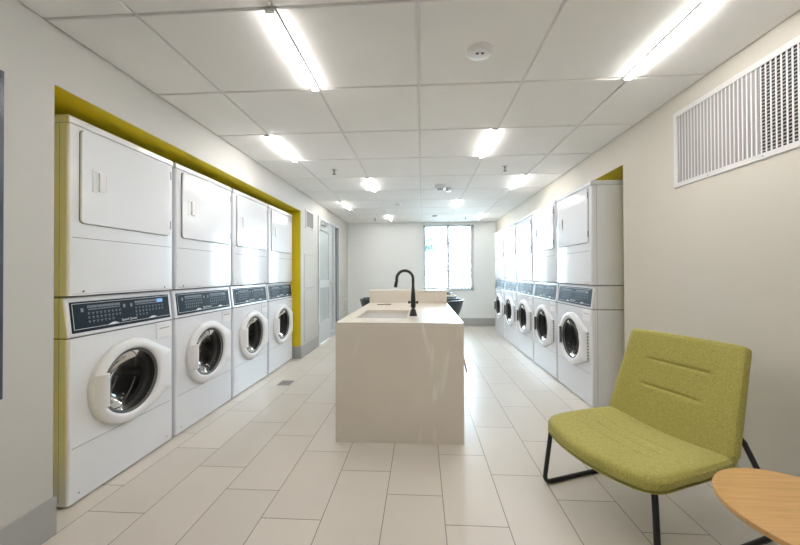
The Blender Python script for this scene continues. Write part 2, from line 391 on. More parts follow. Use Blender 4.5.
def make_washer(wd, lit=False):
    hw = wd/2-.004; k = wd/.69
    root = empty('washing_machine', (0, 0, 0))
    body(hw, .69, .011, .843, hole=True).build('cabinet', m_enamel, root)
    # control head, slanted front
    prof = [(0.0, .848), (.69, .848), (.69, 1.052), (.03, 1.052), (.024, 1.046)]
    MB().prism(prof, -hw, hw, 'x').build('control_head', m_enamel, root, bevel=.006)
    tilt = math.atan2(.024, 1.046-.848)
    def slant(x, z, out): return (x, (z-.848)*math.tan(tilt)-out, z)
    pa, pb = -.318*k, .317*k
    def plate(mb, x0, x1, z0, z1, o0, o1):
        vs = [slant(x, z, o) for o in (o0, o1) for z in (z0, z1) for x in (x0, x1)]
        return mb.add(vs, [(0, 1, 3, 2), (4, 6, 7, 5), (0, 4, 5, 1), (2, 3, 7, 6), (0, 2, 6, 4), (1, 5, 7, 3)])
    cp_ = plate(MB(), pa, pb, 0.868, 1.027, -.002, .004).build('control_panel', m_panel, root, bevel=.0015)
    rnd = random.Random(3)
    for gx0, gx1, rows in ((-.235*k, -.045*k, 0), (.05*k, .265*k, 1)):
        pr = MB(); x = gx0
        while x < gx1-.006:                     # heading line
            wch = rnd.uniform(.005, .010); plate(pr, x, x+wch, .990, 1.003, .004, .0044); x += wch+.0025
        x = gx0+.004
        while x < gx1-.01:
            wch = rnd.uniform(.004, .009); plate(pr, x, x+wch, .979, .985, .004, .0044); x += wch+.002
        for rz in (.958, .936, .914):
            for q in range(9):
                xx = gx0+.0+(gx1-gx0)*q/8.6
                if rz < .92 and q > 6 - 3*rows: continue
                plate(pr, xx, xx+.012, rz+.004, rz+.008, .004, .0044)
                plate(pr, xx+.002, xx+.009, rz-.003, rz+.001, .004, .0044)
        pr.build('panel_print', m_print, cp_, smooth=False)
    for gx in (-.262*k, -.022*k, .025*k): plate(MB(), gx-.007, gx+.007, .972, .992, .004, .0044).build('panel_key', m_print, cp_, smooth=False)
    ln = MB()
    plate(ln, pa+.008, pb-.008, 1.016, 1.018, .004, .0046); plate(ln, pa+.008, pa+.010, .884, 1.018, .004, .0046); plate(ln, pa+.008, pb-.008, .884, .886, .004, .0046)
    for c0 in (-.10*k, .17*k):
        vs = [slant(c0+dx_, z_, .0046) for dx_, z_ in ((-.035, .885), (-.005, .897), (.012, .8975), (.038, .889), (.0, .8855))]; ln.add(vs, [(0, 1, 2, 3, 4)])
    ln.build('panel_outline', m_white, cp_, smooth=False)
    wordmark(cp_, .005, slant(0, .897, .0046)[1], .895, tilt)
    dd = plate(MB(), .215*k, .262*k, .982, 1.004, .004, .0052).build('display', m_lcd if lit else m_print, cp_, smooth=False)
    # seams
    MB().box(-hw+.004, hw-.004, .004, .6, .843, .8485).build('head_gap', m_seam, root, smooth=False)
    MB().box(-hw+.02, hw-.02, -.0006, .002, .2835, .2865).build('kick_panel_seam', m_gap, root, smooth=False)
    for s_ in (-1, 1): MB().box(s_*hw-.0006, s_*hw+.0006, .045, .0475, .03, 1.05).build('side_panel_seam', m_gap, root, smooth=False)
    # detergent drawer top right
    x0, x1 = .195*k, .325*k
    dr = MB().box(x0, x1, -.004, .01, .735, .838).build('dispenser_drawer', m_plastic, root, bevel=.003)
    MB().box(x0+.025, x1-.02, -.0052, -.003, .800, .806).build('drawer_grip', m_gap, dr, bevel=.001)
    # loading door: hull of a circle and a squared hinge side
    n = 64; R = .248; hull = []
    q1, q2 = (.302, .648), (.302, .392)
    pts = [(CX+R*math.cos(2*PI*i/n), CZ+R*math.sin(2*PI*i/n)) for i in range(n)]+[q1, q2]
    def cross(o, a, b_): return (a[0]-o[0])*(b_[1]-o[1])-(a[1]-o[1])*(b_[0]-o[0])
    ps = sorted(pts); lo = []
    for p in ps:
        while len(lo) > 1 and cross(lo[-2], lo[-1], p) <= 0: lo.pop()
        lo.append(p)
    hi_ = []
    for p in reversed(ps):
        while len(hi_) > 1 and cross(hi_[-2], hi_[-1], p) <= 0: hi_.pop()
        hi_.append(p)
    hull = lo[:-1]+hi_[:-1]
    def ray(a):
        c, s_ = math.cos(a), math.sin(a); best = 0
        for i in range(len(hull)):
            p, q = hull[i], hull[(i+1) % len(hull)]; ex, ez = q[0]-p[0], q[1]-p[1]; den = c*ez-s_*ex
            if abs(den) < 1e-9: continue
            t = ((p[0]-CX)*ez-(p[1]-CZ)*ex)/den; u = ((p[0]-CX)*s_-(p[1]-CZ)*c)/den
            if t > 0 and -1e-6 <= u <= 1+1e-6: best = max(best, t)
        return best
    A = sorted(set([2*PI*i/96 for i in range(96)]+[math.atan2(q[1]-CZ, q[0]-CX) % (2*PI) for q in (q1, q2)]))
    m_ = len(A); ringsf = []
    for fn, y in ((lambda a, t: t, 0.0), (lambda a, t: t, -.014), (lambda a, t: t-.005, -.023), (lambda a, t: t-.014, -.028), (lambda a, t: max(.208, min(t-.03, .216)), -.034),
                  (lambda a, t: .199, -.033), (lambda a, t: .192, -.028), (lambda a, t: .186, -.012), (lambda a, t: .186, 0.0)):
        ringsf.append([(CX+fn(a, ray(a))*math.cos(a), y, CZ+fn(a, ray(a))*math.sin(a)) for a in A])
    mb = MB(); mb.add([p for rr in ringsf for p in rr], [(i*m_+j, i*m_+(j+1) % m_, (i+1)*m_+(j+1) % m_, (i+1)*m_+j) for i in range(len(ringsf)-1) for j in range(m_)])
    dor = mb.build('door', m_plastic, root)
    # grip plate over the left of the glass
    gp = [(-.238, -.022), (-.218, -.046), (-.190, -.058), (-.176, -.057), (-.173, -.050), (-.173, -.028)]
    MB().prism(gp, .445, .628, 'z').build('door_handle', m_plastic, dor, bevel=.004)
    MB().box(-.1735, -.1715, -.053, -.030, .458, .615).build('grip_shade', m_seam, dor, smooth=False)  # dark slab painted in for the shadow under the raised grip plate
    hv = MB()
    for q in range(9): hv.box(.3015, .3045, -.013, -.003, .405+q*.027, .405+q*.027+.015)
    hv.build('hinge_vent', m_seam, dor, smooth=False)
    MB().lathe([(.188, -.020), (.188, -.012), (.178, -.010), (.172, -.014)], (CX, 0, CZ), 'y', 48, closed=True).build('glass_ring', m_rubber, dor)
    MB().lathe([(.180, -.016), (.174, -.012), (.14, .015), (.12, .045), (.08, .066), (.04, .072), (.0, .074)], (CX, 0, CZ), 'y', 48, cap=False).build('door_glass', m_doorglass, dor)
    # gasket and drum
    MB().lathe([(.194, .000), (.188, .035), (.172, .05), (.172, .078), (.19, .09), (.215, .092)], (CX, 0, CZ), 'y', 48, cap=False).build('gasket', m_rubber, root)
    dm = MB().lathe([(.212, .085), (.262, .10), (.268, .14), (.268, .20), (.262, .205), (.262, .225), (.268, .23), (.268, .33), (.262, .335), (.262, .355), (.268, .36), (.268, .46), (.262, .465), (.262, .485), (.268, .49), (.268, .52), (.24, .56), (.21, .562), (.205, .552), (.175, .552), (.17, .564), (.14, .564), (.135, .552), (.10, .552), (.09, .535), (0, .535)], (CX, 0, CZ), 'y', 48, cap=False).build('drum', m_steel, root)
    for q in range(3):
        a = PI*.5+.4+2*PI*q/3; c, s_ = math.cos(a), math.sin(a)
        f_ = MB(); r0, r1 = .267, .20; wv = .035
        tx, tz = -s_, c
        P = lambda r, w_, y: (CX+r*c+w_*tx, y, CZ+r*s_+w_*tz)
        f_.add([P(r0, -wv, .13), P(r0, wv, .13), P(r1, .01, .16), P(r1, -.01, .16), P(r0, -wv, .53), P(r0, wv, .53), P(r1, .01, .50), P(r1, -.01, .50)],
               [(0, 1, 2, 3), (4, 7, 6, 5), (0, 4, 5, 1), (1, 5, 6, 2), (2, 6, 7, 3), (3, 7, 4, 0)])
        f_.build('drum_paddle', m_steel, dm, bevel=.008)
    # feet and plinth shadow gap
    for sx in (-1, 1):
        for yy in (.05, .62): MB().lathe([(.022, 0), (.022, .008), (.012, .012), (.012, .032)], (sx*(hw-.05), yy, 0), 'z', 12).build('foot', m_rubber, root)
    for sx in (-1, 1): MB().lathe([(.005, -.0015), (.0, -.002)], (sx*(hw-.055), 0, .048), 'y', 10).build('screw', m_gap, root)
    return root

def make_dryer(wd):
    hw = wd/2-.004; k = wd/.69
    root = empty('clothes_dryer', (0, 0, 0)); H = .905
    body(hw, .69, 0.004, .862).build('cabinet', m_enamel, root)
    MB().prism([(-.004, .866), (.69, .866), (.69, H), (.008, H), (-.002, .897)], -hw, hw, 'x').build('top_panel', m_enamel, root, bevel=.006)
    MB().box(-hw+.004, hw-.004, .003, .6, .862, .8665).build('top_gap', m_gap, root, smooth=False)
    MB().box(-hw+.02, hw-.02, -.0006, .002, .2965, .299).build('lower_panel_seam', m_seam, root, smooth=False)
    MB().box(-hw+.02, hw-.02, -.0006, .002, .012, .014).build('bottom_seam', m_gap, root, smooth=False)
    for s_ in (-1, 1): MB().box(s_*hw-.0006, s_*hw+.0006, .045, .0475, .01, .862).build('side_panel_seam', m_gap, root, smooth=False)
    x0, x1 = -.288*k, .303*k
    MB().prism(rrect(x0-.002, x1+.002, .3708, .8512, .022), -.002, .002, 'y').build('door_gasket', m_seam, root)
    dor = MB().prism(rrect(x0, x1, .373, .849, .02), -.012, .001, 'y').build('door', m_enamel, root, bevel=.004)
    hx0, hx1 = -.232*k, -.165*k
    fr = MB(); fr.box(hx0, hx1, -.0145, -.010, .545, .553).box(hx0, hx1, -.0145, -.010, .652, .660).box(hx0, hx0+.008, -.0145, -.010, .553, .652).box(hx1-.035, hx1, -.020, -.010, .553, .652)
    fr.build('door_handle', m_plastic, dor, bevel=.002)
    MB().box(hx1-.0005, hx1+.0015, -.0185, -.0125, .556, .649).build('grip_shade', m_seam, dor, smooth=False)  # dark slab stands for the shade in the hollow of the grip
    for z in (.42, .76): MB().box(x1-.002, x1+.007, -.013, -.001, z, z+.055).build('hinge', m_gap, root, bevel=.002)
    for sx in (-1, 1): MB().lathe([(.006, -.001), (.0, -.002)], (sx*(hw-.075), 0, .024), 'y', 10).build('screw', m_seam, root)
    return root

MID = 1.056
def place(o, loc, rz, label, group):
    o.location = loc; o.rotation_euler = (0, 0, rz); o['label'] = label; o['category'] = 'washing machine' if o.name.startswith('washing') else 'dryer'; o['group'] = group
XW, XRW = -1.765, 1.457
LP = .7125
wl = make_washer(LP-.018, True); dl = make_dryer(LP-.018)
lwl = ['front-loading white washer nearest the camera in the left row, big round door in full view',
       'second white washer from the camera in the left row, under the second dryer',
       'third white washer from the camera in the left row',
       'farthest white washer of the left row, beside the yellow recess edge']
ldl = ['large white dryer nearest the camera at left, stacked on the nearest washer',
       'second white dryer from the camera in the left row, lamp reflected on its door',
       'third white dryer from the camera in the upper left row',
       'farthest white dryer of the left row, beside the yellow recess edge']
srcs = [wl, dl]
for i in range(4):
    y = 1.514+LP*(i+.5)
    o = wl if i == 0 else copy_tree(wl)
    if i:
        for c in children_of(o):
            for e in children_of(c):
                if e.name.startswith('display'):
                    e.data = e.data.copy() if i == 1 else e.data
                    if i == 1: shared = e.data; shared.materials.clear(); shared.materials.append(m_print)
                    else: e.data = shared
    place(o, (XW, y, 0), PI/2, lwl[i], 'front-loading washers in the left row')
    o = dl if i == 0 else copy_tree(dl)
    o.scale = (1, 1, 1.017); place(o, (XW, y, MID), PI/2, ldl[i], 'dryers stacked in the left row')
RP = .742
wr = make_washer(RP-.016); dr_ = make_dryer(RP-.016)
lwr = ['white washer nearest the green chair in the right row, with its cream side panel showing',
       'second white washer from the green chair in the right row',
       'middle white washer of the five in the right row',
       'fourth white washer from the green chair in the right row',
       'farthest white washer of the right row, close to the back wall']
ldr = ['white dryer nearest the camera at right, its cream side panel beside the recess edge',
       'second white dryer from the camera in the right row',
       'middle white dryer of the five stacked at right',
       'fourth white dryer from the camera in the right row',
       'farthest white dryer of the right row, close to the back wall']
for i in range(5):
    y = 2.862+RP*(i+.5)
    o = wr if i == 0 else copy_tree(wr); place(o, (XRW, y, 0), -PI/2, lwr[i], 'front-loading washers in the right row')
    o = dr_ if i == 0 else copy_tree(dr_); place(o, (XRW, y, MID), -PI/2, ldr[i], 'dryers stacked in the right row')

# ------------------------------------------------------------------ island
IX0, IX1, IY0, IH, BZ = -.601, .285, 2.2326, .827, .972
BY = 3.73
isl = empty('kitchen_island', ((IX0+IX1)/2, IY0, 0)); tag(isl, 'beige stone waterfall island with raised back ledge in the centre of the floor', 'kitchen island')
ox = -(IX0+IX1)/2; oy = -IY0
def ib(*a): return MB().box(a[0]+ox, a[1]+ox, a[2]+oy, a[3]+oy, a[4], a[5])
ib(IX0, IX1, IY0, IY0+.03, 0, IH-.0305).build('front_panel', m_quartz, isl, bevel=.0015)
SX0, SX1, SY0, SY1 = -.505, -.115, 2.46, 2.985
ct = MB()
for a in ((IX0, SX0, IY0, BY-.0), (SX1, IX1, IY0, BY), (SX0, SX1, IY0, SY0), (SX0, SX1, SY1, BY)): ct.box(a[0]+ox, a[1]+ox, a[2]+oy, a[3]+oy, IH-.03, IH)
ct.build('countertop', m_quartz, isl)
ib(IX0+.01, IX1-.01, IY0+.03, SY0-.03, .0, IH-.031).build('cabinet', m_white_metal, isl)
ib(IX0+.01, IX1-.01, SY1+.03, BY, .0, IH-.031).build('cabinet', m_white_metal, isl)
ib(IX0+.01, IX1-.01, SY0-.03, SY1+.03, .0, IH-.26).build('cabinet', m_white_metal, isl)
cs = MB().box(IX0+.01+ox, IX0+.03+ox, SY0-.03+oy, SY1+.03+oy, IH-.26, IH-.031).box(IX1-.03+ox, IX1-.01+ox, SY0-.03+oy, SY1+.03+oy, IH-.26, IH-.031)
cs.build('side_panel', m_white_metal, isl)
ib(IX0, IX1, BY, BY+.03, IH-.05, BZ-.0305).build('raised_panel', m_quartz, isl, bevel=.0015)
ib(IX0, IX1, BY, BY+.12, BZ-.03, BZ).build('ledge_top', m_quartz, isl, bevel=.0015)
ib(IX0+.01, IX1-.01, BY+.03, BY+.11, 0, BZ-.0305).build('back_panel', m_white_metal, isl)
sk = empty('sink_basin', ((SX0+SX1)/2, (SY0+SY1)/2, IH-.23)); tag(sk, 'white undermount sink basin set into the island countertop', 'sink')
w2, l2 = (SX1-SX0)/2, (SY1-SY0)/2
sb = MB(); n = 0
for (r, e, z) in ((.03, .004, .199), (.03, .004, .03), (.05, -.02, .002)):
    pass
def loop(e, z, r): return [(x, y, z) for x, y in rrect(-w2+e, w2-e, -l2+e, l2-e, r)]
loops = [loop(-.012, .199, .03), loop(0, .199, .03), loop(.003, .03, .03), loop(.02, .006, .04), loop(.10, .0, .05)]
nn = len(loops[0]); sb.add([p for l in loops for p in l], [(i*nn+j, i*nn+(j+1) % nn, (i+1)*nn+(j+1) % nn, (i+1)*nn+j) for i in range(len(loops)-1) for j in range(nn)]+[tuple(range(4*nn, 5*nn))])
sb.build('basin', m_sink, sk)
MB().lathe([(.04, .002), (.038, .005), (.02, .003), (0, .003)], (0, 0, 0), 'z', 24).build('drain', m_chrome, sk)

# faucet
fx, fyy = -.068, 2.60
fa = empty('gooseneck_faucet', (fx, fyy, IH+.0005)); tag(fa, 'matte black gooseneck faucet standing on the island beside the sink', 'faucet')
MB().lathe([(.032, 0), (.031, .004), (.021, .046), (.010, .058), (.009, .062)], (0, 0, 0), 'z', 24).build('base', m_faucet, fa)
MB().lathe([(.010, .060), (.019, .066), (.021, .09), (.020, .128), (.016, .19), (.0115, .24)], (0, 0, 0), 'z', 24).build('body', m_faucet, fa)
R = .066
arc = [(0, 0, .235), (0, 0, .29)]+[(-R+R*math.cos(a), 0, .295+R*math.sin(a)) for a in [PI*i/16*1.06 for i in range(17)]]
ex, _, ez = arc[-1]; arc.append((ex-.004, 0, ez-.02))
MB().tube(arc, .0115, 14).build('spout', m_faucet, fa)
MB().tube([(ex-.003, 0, ez-.012), (ex-.011, 0, ez-.055)], [.0135, .0135], 14).build('spray_head', m_faucet, fa)
for s_ in (-1, 1):
    hd = MB().tube([(s_*.015, 0, .108), (s_*.030, 0, .108)], .007, 10).tube([(s_*.028, 0, .108), (s_*.040, 0, .108)], .012, 12).build('handle', m_faucet, fa)
# slotted strip on counter
st = MB(); 
for q in range(7): st.box(-.072+q*.021, -.072+q*.021+.015, -.018, .018, 0, .006)
st.box(-.075, .075, -.02, -.016, 0, .004).box(-.075, .075, .016, .02, 0, .004)
o = st.build('slotted_strip', mat('brown_metal_strip', (.10, .08, .07), .4), None, bevel=.001); o.location = (-.405, 3.49, IH+.0005); tag(o, 'small dark slotted strip lying on the countertop before the raised back ledge', 'drain strip')

# ------------------------------------------------------------------ bar stools
def make_stool(liner_mat=None):
    root = empty('bar_stool', (0, 0, 0))
    # bucket shell; open front towards +x local
    sh_ = MB(); n = 36; rows = []
    def rim(a):    # a=0 faces front(+x)
        t = (1-math.cos(a))/2
        return .70+.135*min(1, t*1.7)
    lev = 7
    for side in (0, 1):
        for j in range(lev):
            q = j/(lev-1)
            for k in range(n):
                a = 2*PI*k/n; top = rim(a)
                z = .60+(top-.60)*q; rr = .12+.105*(q**.55)-(.012 if side else 0)
                rows.append((rr*math.cos(a)*1.0, rr*math.sin(a)*1.04, z+(.012 if side and j == 0 else 0)))
    fs = []
    for side in (0, 1):
        o_ = side*lev*n
        for j in range(lev-1):
            for k in range(n): fs.append((o_+j*n+k, o_+j*n+(k+1) % n, o_+(j+1)*n+(k+1) % n, o_+(j+1)*n+k))
        fs.append(tuple(o_+k for k in range(n)))
    for k in range(n): fs.append(((lev-1)*n+k, (lev-1)*n+(k+1) % n, (2*lev-1)*n+(k+1) % n, (2*lev-1)*n+k))
    sh_.add(rows, fs); sh_.build('shell', m_shell, root)
    MB().lathe([(.115, 0), (.15, .01), (.155, .03), (.14, .045), (0, .048)], (0, 0, .615), 'z', 28).build('seat_cushion', m_shell, root)
    if liner_mat:
        li = MB(); rows = []; ks = list(range(7, n-6))
        for j in range(4):
            for k in ks:
                a = 2*PI*k/n; top = rim(a); q = .45+.52*j/3; z = .60+(top-.60)*q+.004*(j == 3); rr = .12+.105*(q**.55)-.016
                rows.append((rr*math.cos(a), rr*math.sin(a)*1.04, z))
        m2 = len(ks); li.add(rows, [(j*m2+k, j*m2+k+1, (j+1)*m2+k+1, (j+1)*m2+k) for j in range(3) for k in range(m2-1)])
        o = li.build('backrest_lining', liner_mat, root); sd = o.modifiers.new('solid', 'SOLIDIFY'); sd.thickness = .006
    for sx in (-1, 1):
        for sy_ in (-1, 1):
            MB().tube([(sx*.10, sy_*.10, .60), (sx*.225, sy_*.245, 0)], [.016, .010], 10).build('leg', m_legwood, root)
    f_ = MB(); zz = .24; t = 1-zz/.6; px_, py_ = .10+.125*t, .10+.145*t
    c4 = [(-px_, -py_), (px_, -py_), (px_, py_), (-px_, py_)]
    for i in range(4): f_.tube([(*c4[i], zz), (*c4[(i+1) % 4], zz)], .006, 8)
    f_.build('footrest', m_black, root)
    return root
st1 = make_stool(); st1.location = (.30, 4.10, 0); st1.rotation_euler = (0, 0, PI)
tag(st1, 'black bucket bar stool nearest the camera right of the island, its wooden leg showing', 'stool', 'bar stools right of the island')
st2 = make_stool(m_tan); st2.location = (.285, 4.80, 0); st2.rotation_euler = (0, 0, PI)
tag(st2, 'bar stool with tan lining, between the two other stools right of the island', 'stool', 'bar stools right of the island')
st3 = copy_tree(st1); st3.location = (.285, 5.50, 0); tag(st3, 'farthest black bar stool right of the island, below the window', 'stool', 'bar stools right of the island')
st4 = copy_tree(st1); st4.location = (-.60, 4.30, 0); st4.rotation_euler = (0, 0, 0); tag(st4, 'black bucket bar stool peeking out left of the raised back ledge', 'stool'); del st4['group']

# ------------------------------------------------------------------ lounge chair
th = math.radians(20); CW = Vector((math.cos(th), math.sin(th), 0)); CU = Vector((math.sin(th), -math.cos(th), 0))
# chair local: x = u (towards the camera side), y = w (backwards)
ch = empty('lounge_chair', (.778, 1.562, 0)); tag(ch, 'olive green upholstered armless lounge chair on black sled legs by the right wall', 'chair')
XF = Matrix(((CU.x, CW.x, 0, 0), (CU.y, CW.y, 0, 0), (0, 0, 1, 0), (0, 0, 0, 1)))   # handed flip is handled by recalculated normals
def grid_solid(fn_top, fn_bot, nu, nv):
    vs = []; fs = []
    for fn in (fn_top, fn_bot):
        for j in range(nv+1):
            for i in range(nu+1): vs.append(fn(i/nu, j/nv))
    N_ = (nu+1)*(nv+1)
    for s_ in (0, 1):
        for j in range(nv):
            for i in range(nu):
                a = s_*N_+j*(nu+1)+i; q = (a, a+1, a+nu+2, a+nu+1); fs.append(q if not s_ else q[::-1])
    per = [j for j in range(nu+1)]+[(j)*(nu+1)+nu for j in range(1, nv+1)]+[nv*(nu+1)+i for i in range(nu-1, -1, -1)]+[j*(nu+1) for j in range(nv-1, 0, -1)]
    for k in range(len(per)): a, b_ = per[k], per[(k+1) % len(per)]; fs.append((a, b_, b_+N_, a+N_))
    return MB().add(vs, fs)
def sq(s, t, r):    # map unit square to rounded-corner square in [-1,1]^2
    x, y = 2*s-1, 2*t-1
    ax, ay = abs(x), abs(y); m_ = max(ax, ay)
    if m_ < 1e-6: return x, y
    # superellipse rounding
    p = r; L_ = (ax**p+ay**p)**(1/p); f_ = m_/L_; return x*f_, y*f_
def edge_fall(x, y, w_=.10):   # pillow edge: 1 inside, 0 at border
    d = 1-max(abs(x), abs(y)); t = min(1, d/w_); return math.sqrt(max(0, 1-(1-t)**2))
def seat_xy(x, y):
    hwid = .305-.012*max(0, y)                    # half width
    u = x*hwid; f_ = .008-.072*(1-(x*.95)**2); b_ = .50-.02*(1-x*x)
    return u, f_+(b_-f_)*(y+1)/2
def seat_z(x, y): return .390-.030*(1-x*x)*(.35+.65*(y+1)/2)-.012*max(0, -y)**3
def seat_top(s, t):
    x, y = sq(s, t, 9); u, w_ = seat_xy(x, y); z = seat_z(x, y)
    for wc in (.13, .21, .29):
        if abs(x) < .62: z -= .005*math.exp(-((w_-wc)/.008)**2)*min(1, (.62-abs(x))*14)
    z -= .022*(1-edge_fall(2*s-1, 2*t-1, .13)); return (u, w_, z)
def seat_mid(s, t):
    x, y = sq(s, t, 9); u, w_ = seat_xy(x, y); z = seat_z(x, y)-.055+.006*(1-edge_fall(2*s-1, 2*t-1, .05)); return (u*1.0, w_, z)
grid_solid(seat_top, seat_mid, 60, 90).build('seat_cushion', m_fabric, ch, xf=XF)
def sh_top(s, t):
    x, y = sq(s, t, 9); u, w_ = seat_xy(x, y); return (u*1.004, w_*1.0-.002*(y < 0), seat_z(x, y)-.0565-.003*(1-edge_fall(2*s-1, 2*t-1, .05)))
def sh_bot(s, t):
    x, y = sq(s, t, 9); u, w_ = seat_xy(x*.97, y*.97); return (u, w_, seat_z(x, y)-.073+.006*(1-edge_fall(2*s-1, 2*t-1, .1)))
grid_solid(sh_top, sh_bot, 30, 30).build('seat_base', m_fabric, ch, xf=XF)
# backrest: t=0 bottom, t=1 top
bz0, bz1, bw0, bw1 = .325, .833, .452, .622
def back_pt(x, y, off):
    v = (y+1)/2; hwid = .303-.034*v if v > .12 else .300-.006; u = x*hwid
    z = bz0+(bz1-bz0)*v-.012*(1-v)*(1-x*x); w_ = bw0+(bw1-bw0)*v+.030*(1-x*x)*(.6+.4*(1-v))
    nrm = Vector((0, -(bz1-bz0), (bw1-bw0))).normalized(); return u, w_-nrm.y*0+nrm.y*off, z+nrm.z*off
def back_front(s, t):
    x, y = sq(s, t, 26); off = .028; v = (y+1)/2
    for vc, c0, hw_ in ((.705, .0, .56), (.445, -.03, .50)):
        d = abs(x-c0); 
        if d < hw_: off -= .010*math.exp(-((v-vc)/.014)**2)*min(1, (hw_-d)*16)
    off -= .022*(1-edge_fall(2*s-1, 2*t-1, .10)); return back_pt(x, y, off)
def back_rear(s, t):
    x, y = sq(s, t, 26); return back_pt(x, y, -.028+.018*(1-edge_fall(2*s-1, 2*t-1, .10)))
grid_solid(back_front, back_rear, 70, 130).build('backrest', m_fabric, ch, xf=XF)
def leg_path(sgn):
    P = [(sgn*.25, .055, .322), (sgn*.268, .032, .312), (sgn*.277, .022, .295)]
    P += [(sgn*.30, .004, .06)]
    for i in range(1, 6): a = PI/2*i/5; P.append((sgn*.30, .035-.035*math.cos(a), .045-.035*math.sin(a)))
    P += [(sgn*.30, .30, .010), (sgn*.30, .66, .010)]
    for i in range(1, 6):
        a = PI/2*i/5; P.append((sgn*(.30-.002*i), .69+.045*math.sin(a)-.01*i/5, .010+.04*(1-math.cos(a))))
    P += [(sgn*.262, .69, .25), (sgn*.228, .645, .39), (sgn*.21, .61, .44)]
    return P
for sgn in (-1, 1):
    lg = MB().tube(leg_path(sgn), .0115, 12).build('sled_leg', m_black, ch, xf=XF)
    for yy in (.06, .64): MB().box(sgn*.30-.008, sgn*.30+.008, yy-.02, yy+.02, 0, .006).build('foot_pad', m_rubber, lg, xf=XF)
MB().tube([(-.25, .07, .316), (.25, .07, .316)], .008, 10).build('seat_rail', m_black, ch, xf=XF)

# ------------------------------------------------------------------ side table
tb = empty('side_table', (1.158, 1.016, 0)); tag(tb, 'round oak-topped side table in front of the green lounge chair', 'table')
MB().lathe([(0, 0), (.215, 0), (.229, .008), (.231, .018), (.231, .023), (.230, .025), (0, .025)], (0, 0, .435), 'z', 96).build('tabletop', m_oak, tb)
MB().lathe([(.018, .012), (.018, .43), (.06, .434)], (0, 0, 0), 'z', 20).build('pedestal', m_black, tb)
MB().lathe([(.15, 0), (.15, .006), (.147, .009), (.02, .012)], (0, 0, 0), 'z', 48).build('base_plate', m_black, tb)

# ------------------------------------------------------------------ right wall grille
gr = empty('return_air_grille', (XR, 1.64, 1.72)); tag(gr, 'wide white return air grille of vertical slats high on the right wall', 'air grille')
gy0, gy1, gz0, gz1 = -.55, .548, -.012, .468
fr = MB(); t_ = .028
fr.box(-.008, 0, gy0, gy1, gz0, gz0+t_).box(-.008, 0, gy0, gy1, gz1-t_, gz1).box(-.008, 0, gy0, gy0+t_, gz0+t_, gz1-t_).box(-.008, 0, gy1-t_, gy1, gz0+t_, gz1-t_)
fr.build('frame', m_white_metal, gr, bevel=.002)
sl = MB(); y = gy0+t_+.012
while y < gy1-t_-.003:
    sl.add([(-.0045, y-.002, gz0+t_-.002), (-.0045, y+.003, gz0+t_-.002), (-.0005, y+.010, gz0+t_-.002), (-.0005, y+.0065, gz0+t_-.002),
            (-.0045, y-.002, gz1-t_+.002), (-.0045, y+.003, gz1-t_+.002), (-.0005, y+.010, gz1-t_+.002), (-.0005, y+.0065, gz1-t_+.002)],
           [(0, 1, 2, 3), (4, 7, 6, 5), (0, 4, 5, 1), (1, 5, 6, 2), (2, 6, 7, 3), (3, 7, 4, 0)]); y += .0225
sl.build('vertical_slats', m_white_metal, gr, smooth=False)
MB().box(-.0004, -.0001, .02, gy1-t_, gz0+t_, gz1-t_).build('closed_damper', m_grille_grey, gr, smooth=False)
MB().box(-.0004, -.0001, gy0+t_, .02, gz0+t_, gz1-t_).build('open_damper', m_dark, gr, smooth=False)
hb = MB(); z = gz0+t_+.01
while z < gz1-t_-.005: hb.box(-.0012, -.0004, gy0+t_, .02, z, z+.006); z += .0165
hb.build('horizontal_blades', m_grille_grey, gr, smooth=False)
for yy in (-.3, .0, .3): MB().lathe([(.004, -.0095), (.0, -.0105)], (0, yy, gz0+.013), 'x', 8).build('screw', m_gap, gr)
# left wall upper vent
v = empty('wall_vent', (XL, 4.74, 1.96)); tag(v, 'small grey louvred vent high on the left wall before the glass door', 'vent')
fr = MB().box(0, .008, -.18, .18, -.135, -.115).box(0, .008, -.18, .18, .115, .135).box(0, .008, -.18, -.145, -.115, .115).box(0, .008, .145, .18, -.115, .115).build('frame', m_white_metal, v, bevel=.002)
l_ = MB()
for q in range(15): l_.add([(.0005, -.145, -.112+q*.0152), (.007, -.145, -.112+q*.0152-.004), (.007, .145, -.112+q*.0152-.004), (.0005, .145, -.112+q*.0152), (.0005, -.145, -.106+q*.0152), (.007, -.145, -.110+q*.0152), (.007, .145, -.110+q*.0152), (.0005, .145, -.106+q*.0152)], [(0, 1, 2, 3), (4, 7, 6, 5), (0, 4, 5, 1), (1, 5, 6, 2), (2, 6, 7, 3), (3, 7, 4, 0)])
l_.build('louvre', m_vent, v, smooth=False)
MB().box(.0001, .0004, -.145, .145, -.115, .115).build('backing', m_grille_grey, v, smooth=False)
# far low vent on left wall
v = empty('low_wall_vent', (XL, 6.93, .47)); tag(v, 'pale low wall vent on the left wall between the door and the back wall', 'vent')
MB().box(0, .008, -.13, .13, -.15, .15).build('frame', m_white_metal, v, bevel=.002)
l_ = MB()
for q in range(10): l_.box(.008, .0088, -.11, .11, -.12+q*.025, -.11+q*.025)
l_.build('louvre', m_gap, v, smooth=False)
# access panels
for nm, z0, z1, y1, lab in (('access_panel', .955, 1.44, 4.98, 'taller white flush access panel on the left wall before the door'), ('access_panel', .20, .935, 4.84, 'lower white flush access panel on the left wall, just above the baseboard')):
    p = empty(nm, (XL, 4.51, z0)); tag(p, lab, 'access panel')
    MB().box(0, .002, 0, y1-4.51, 0, z1-z0).build('frame', m_gap, p, smooth=False)
    MB().box(.001, .004, .007, y1-4.51-.007, .005, z1-z0-.005).build('panel_door', m_wall, p, bevel=.001)
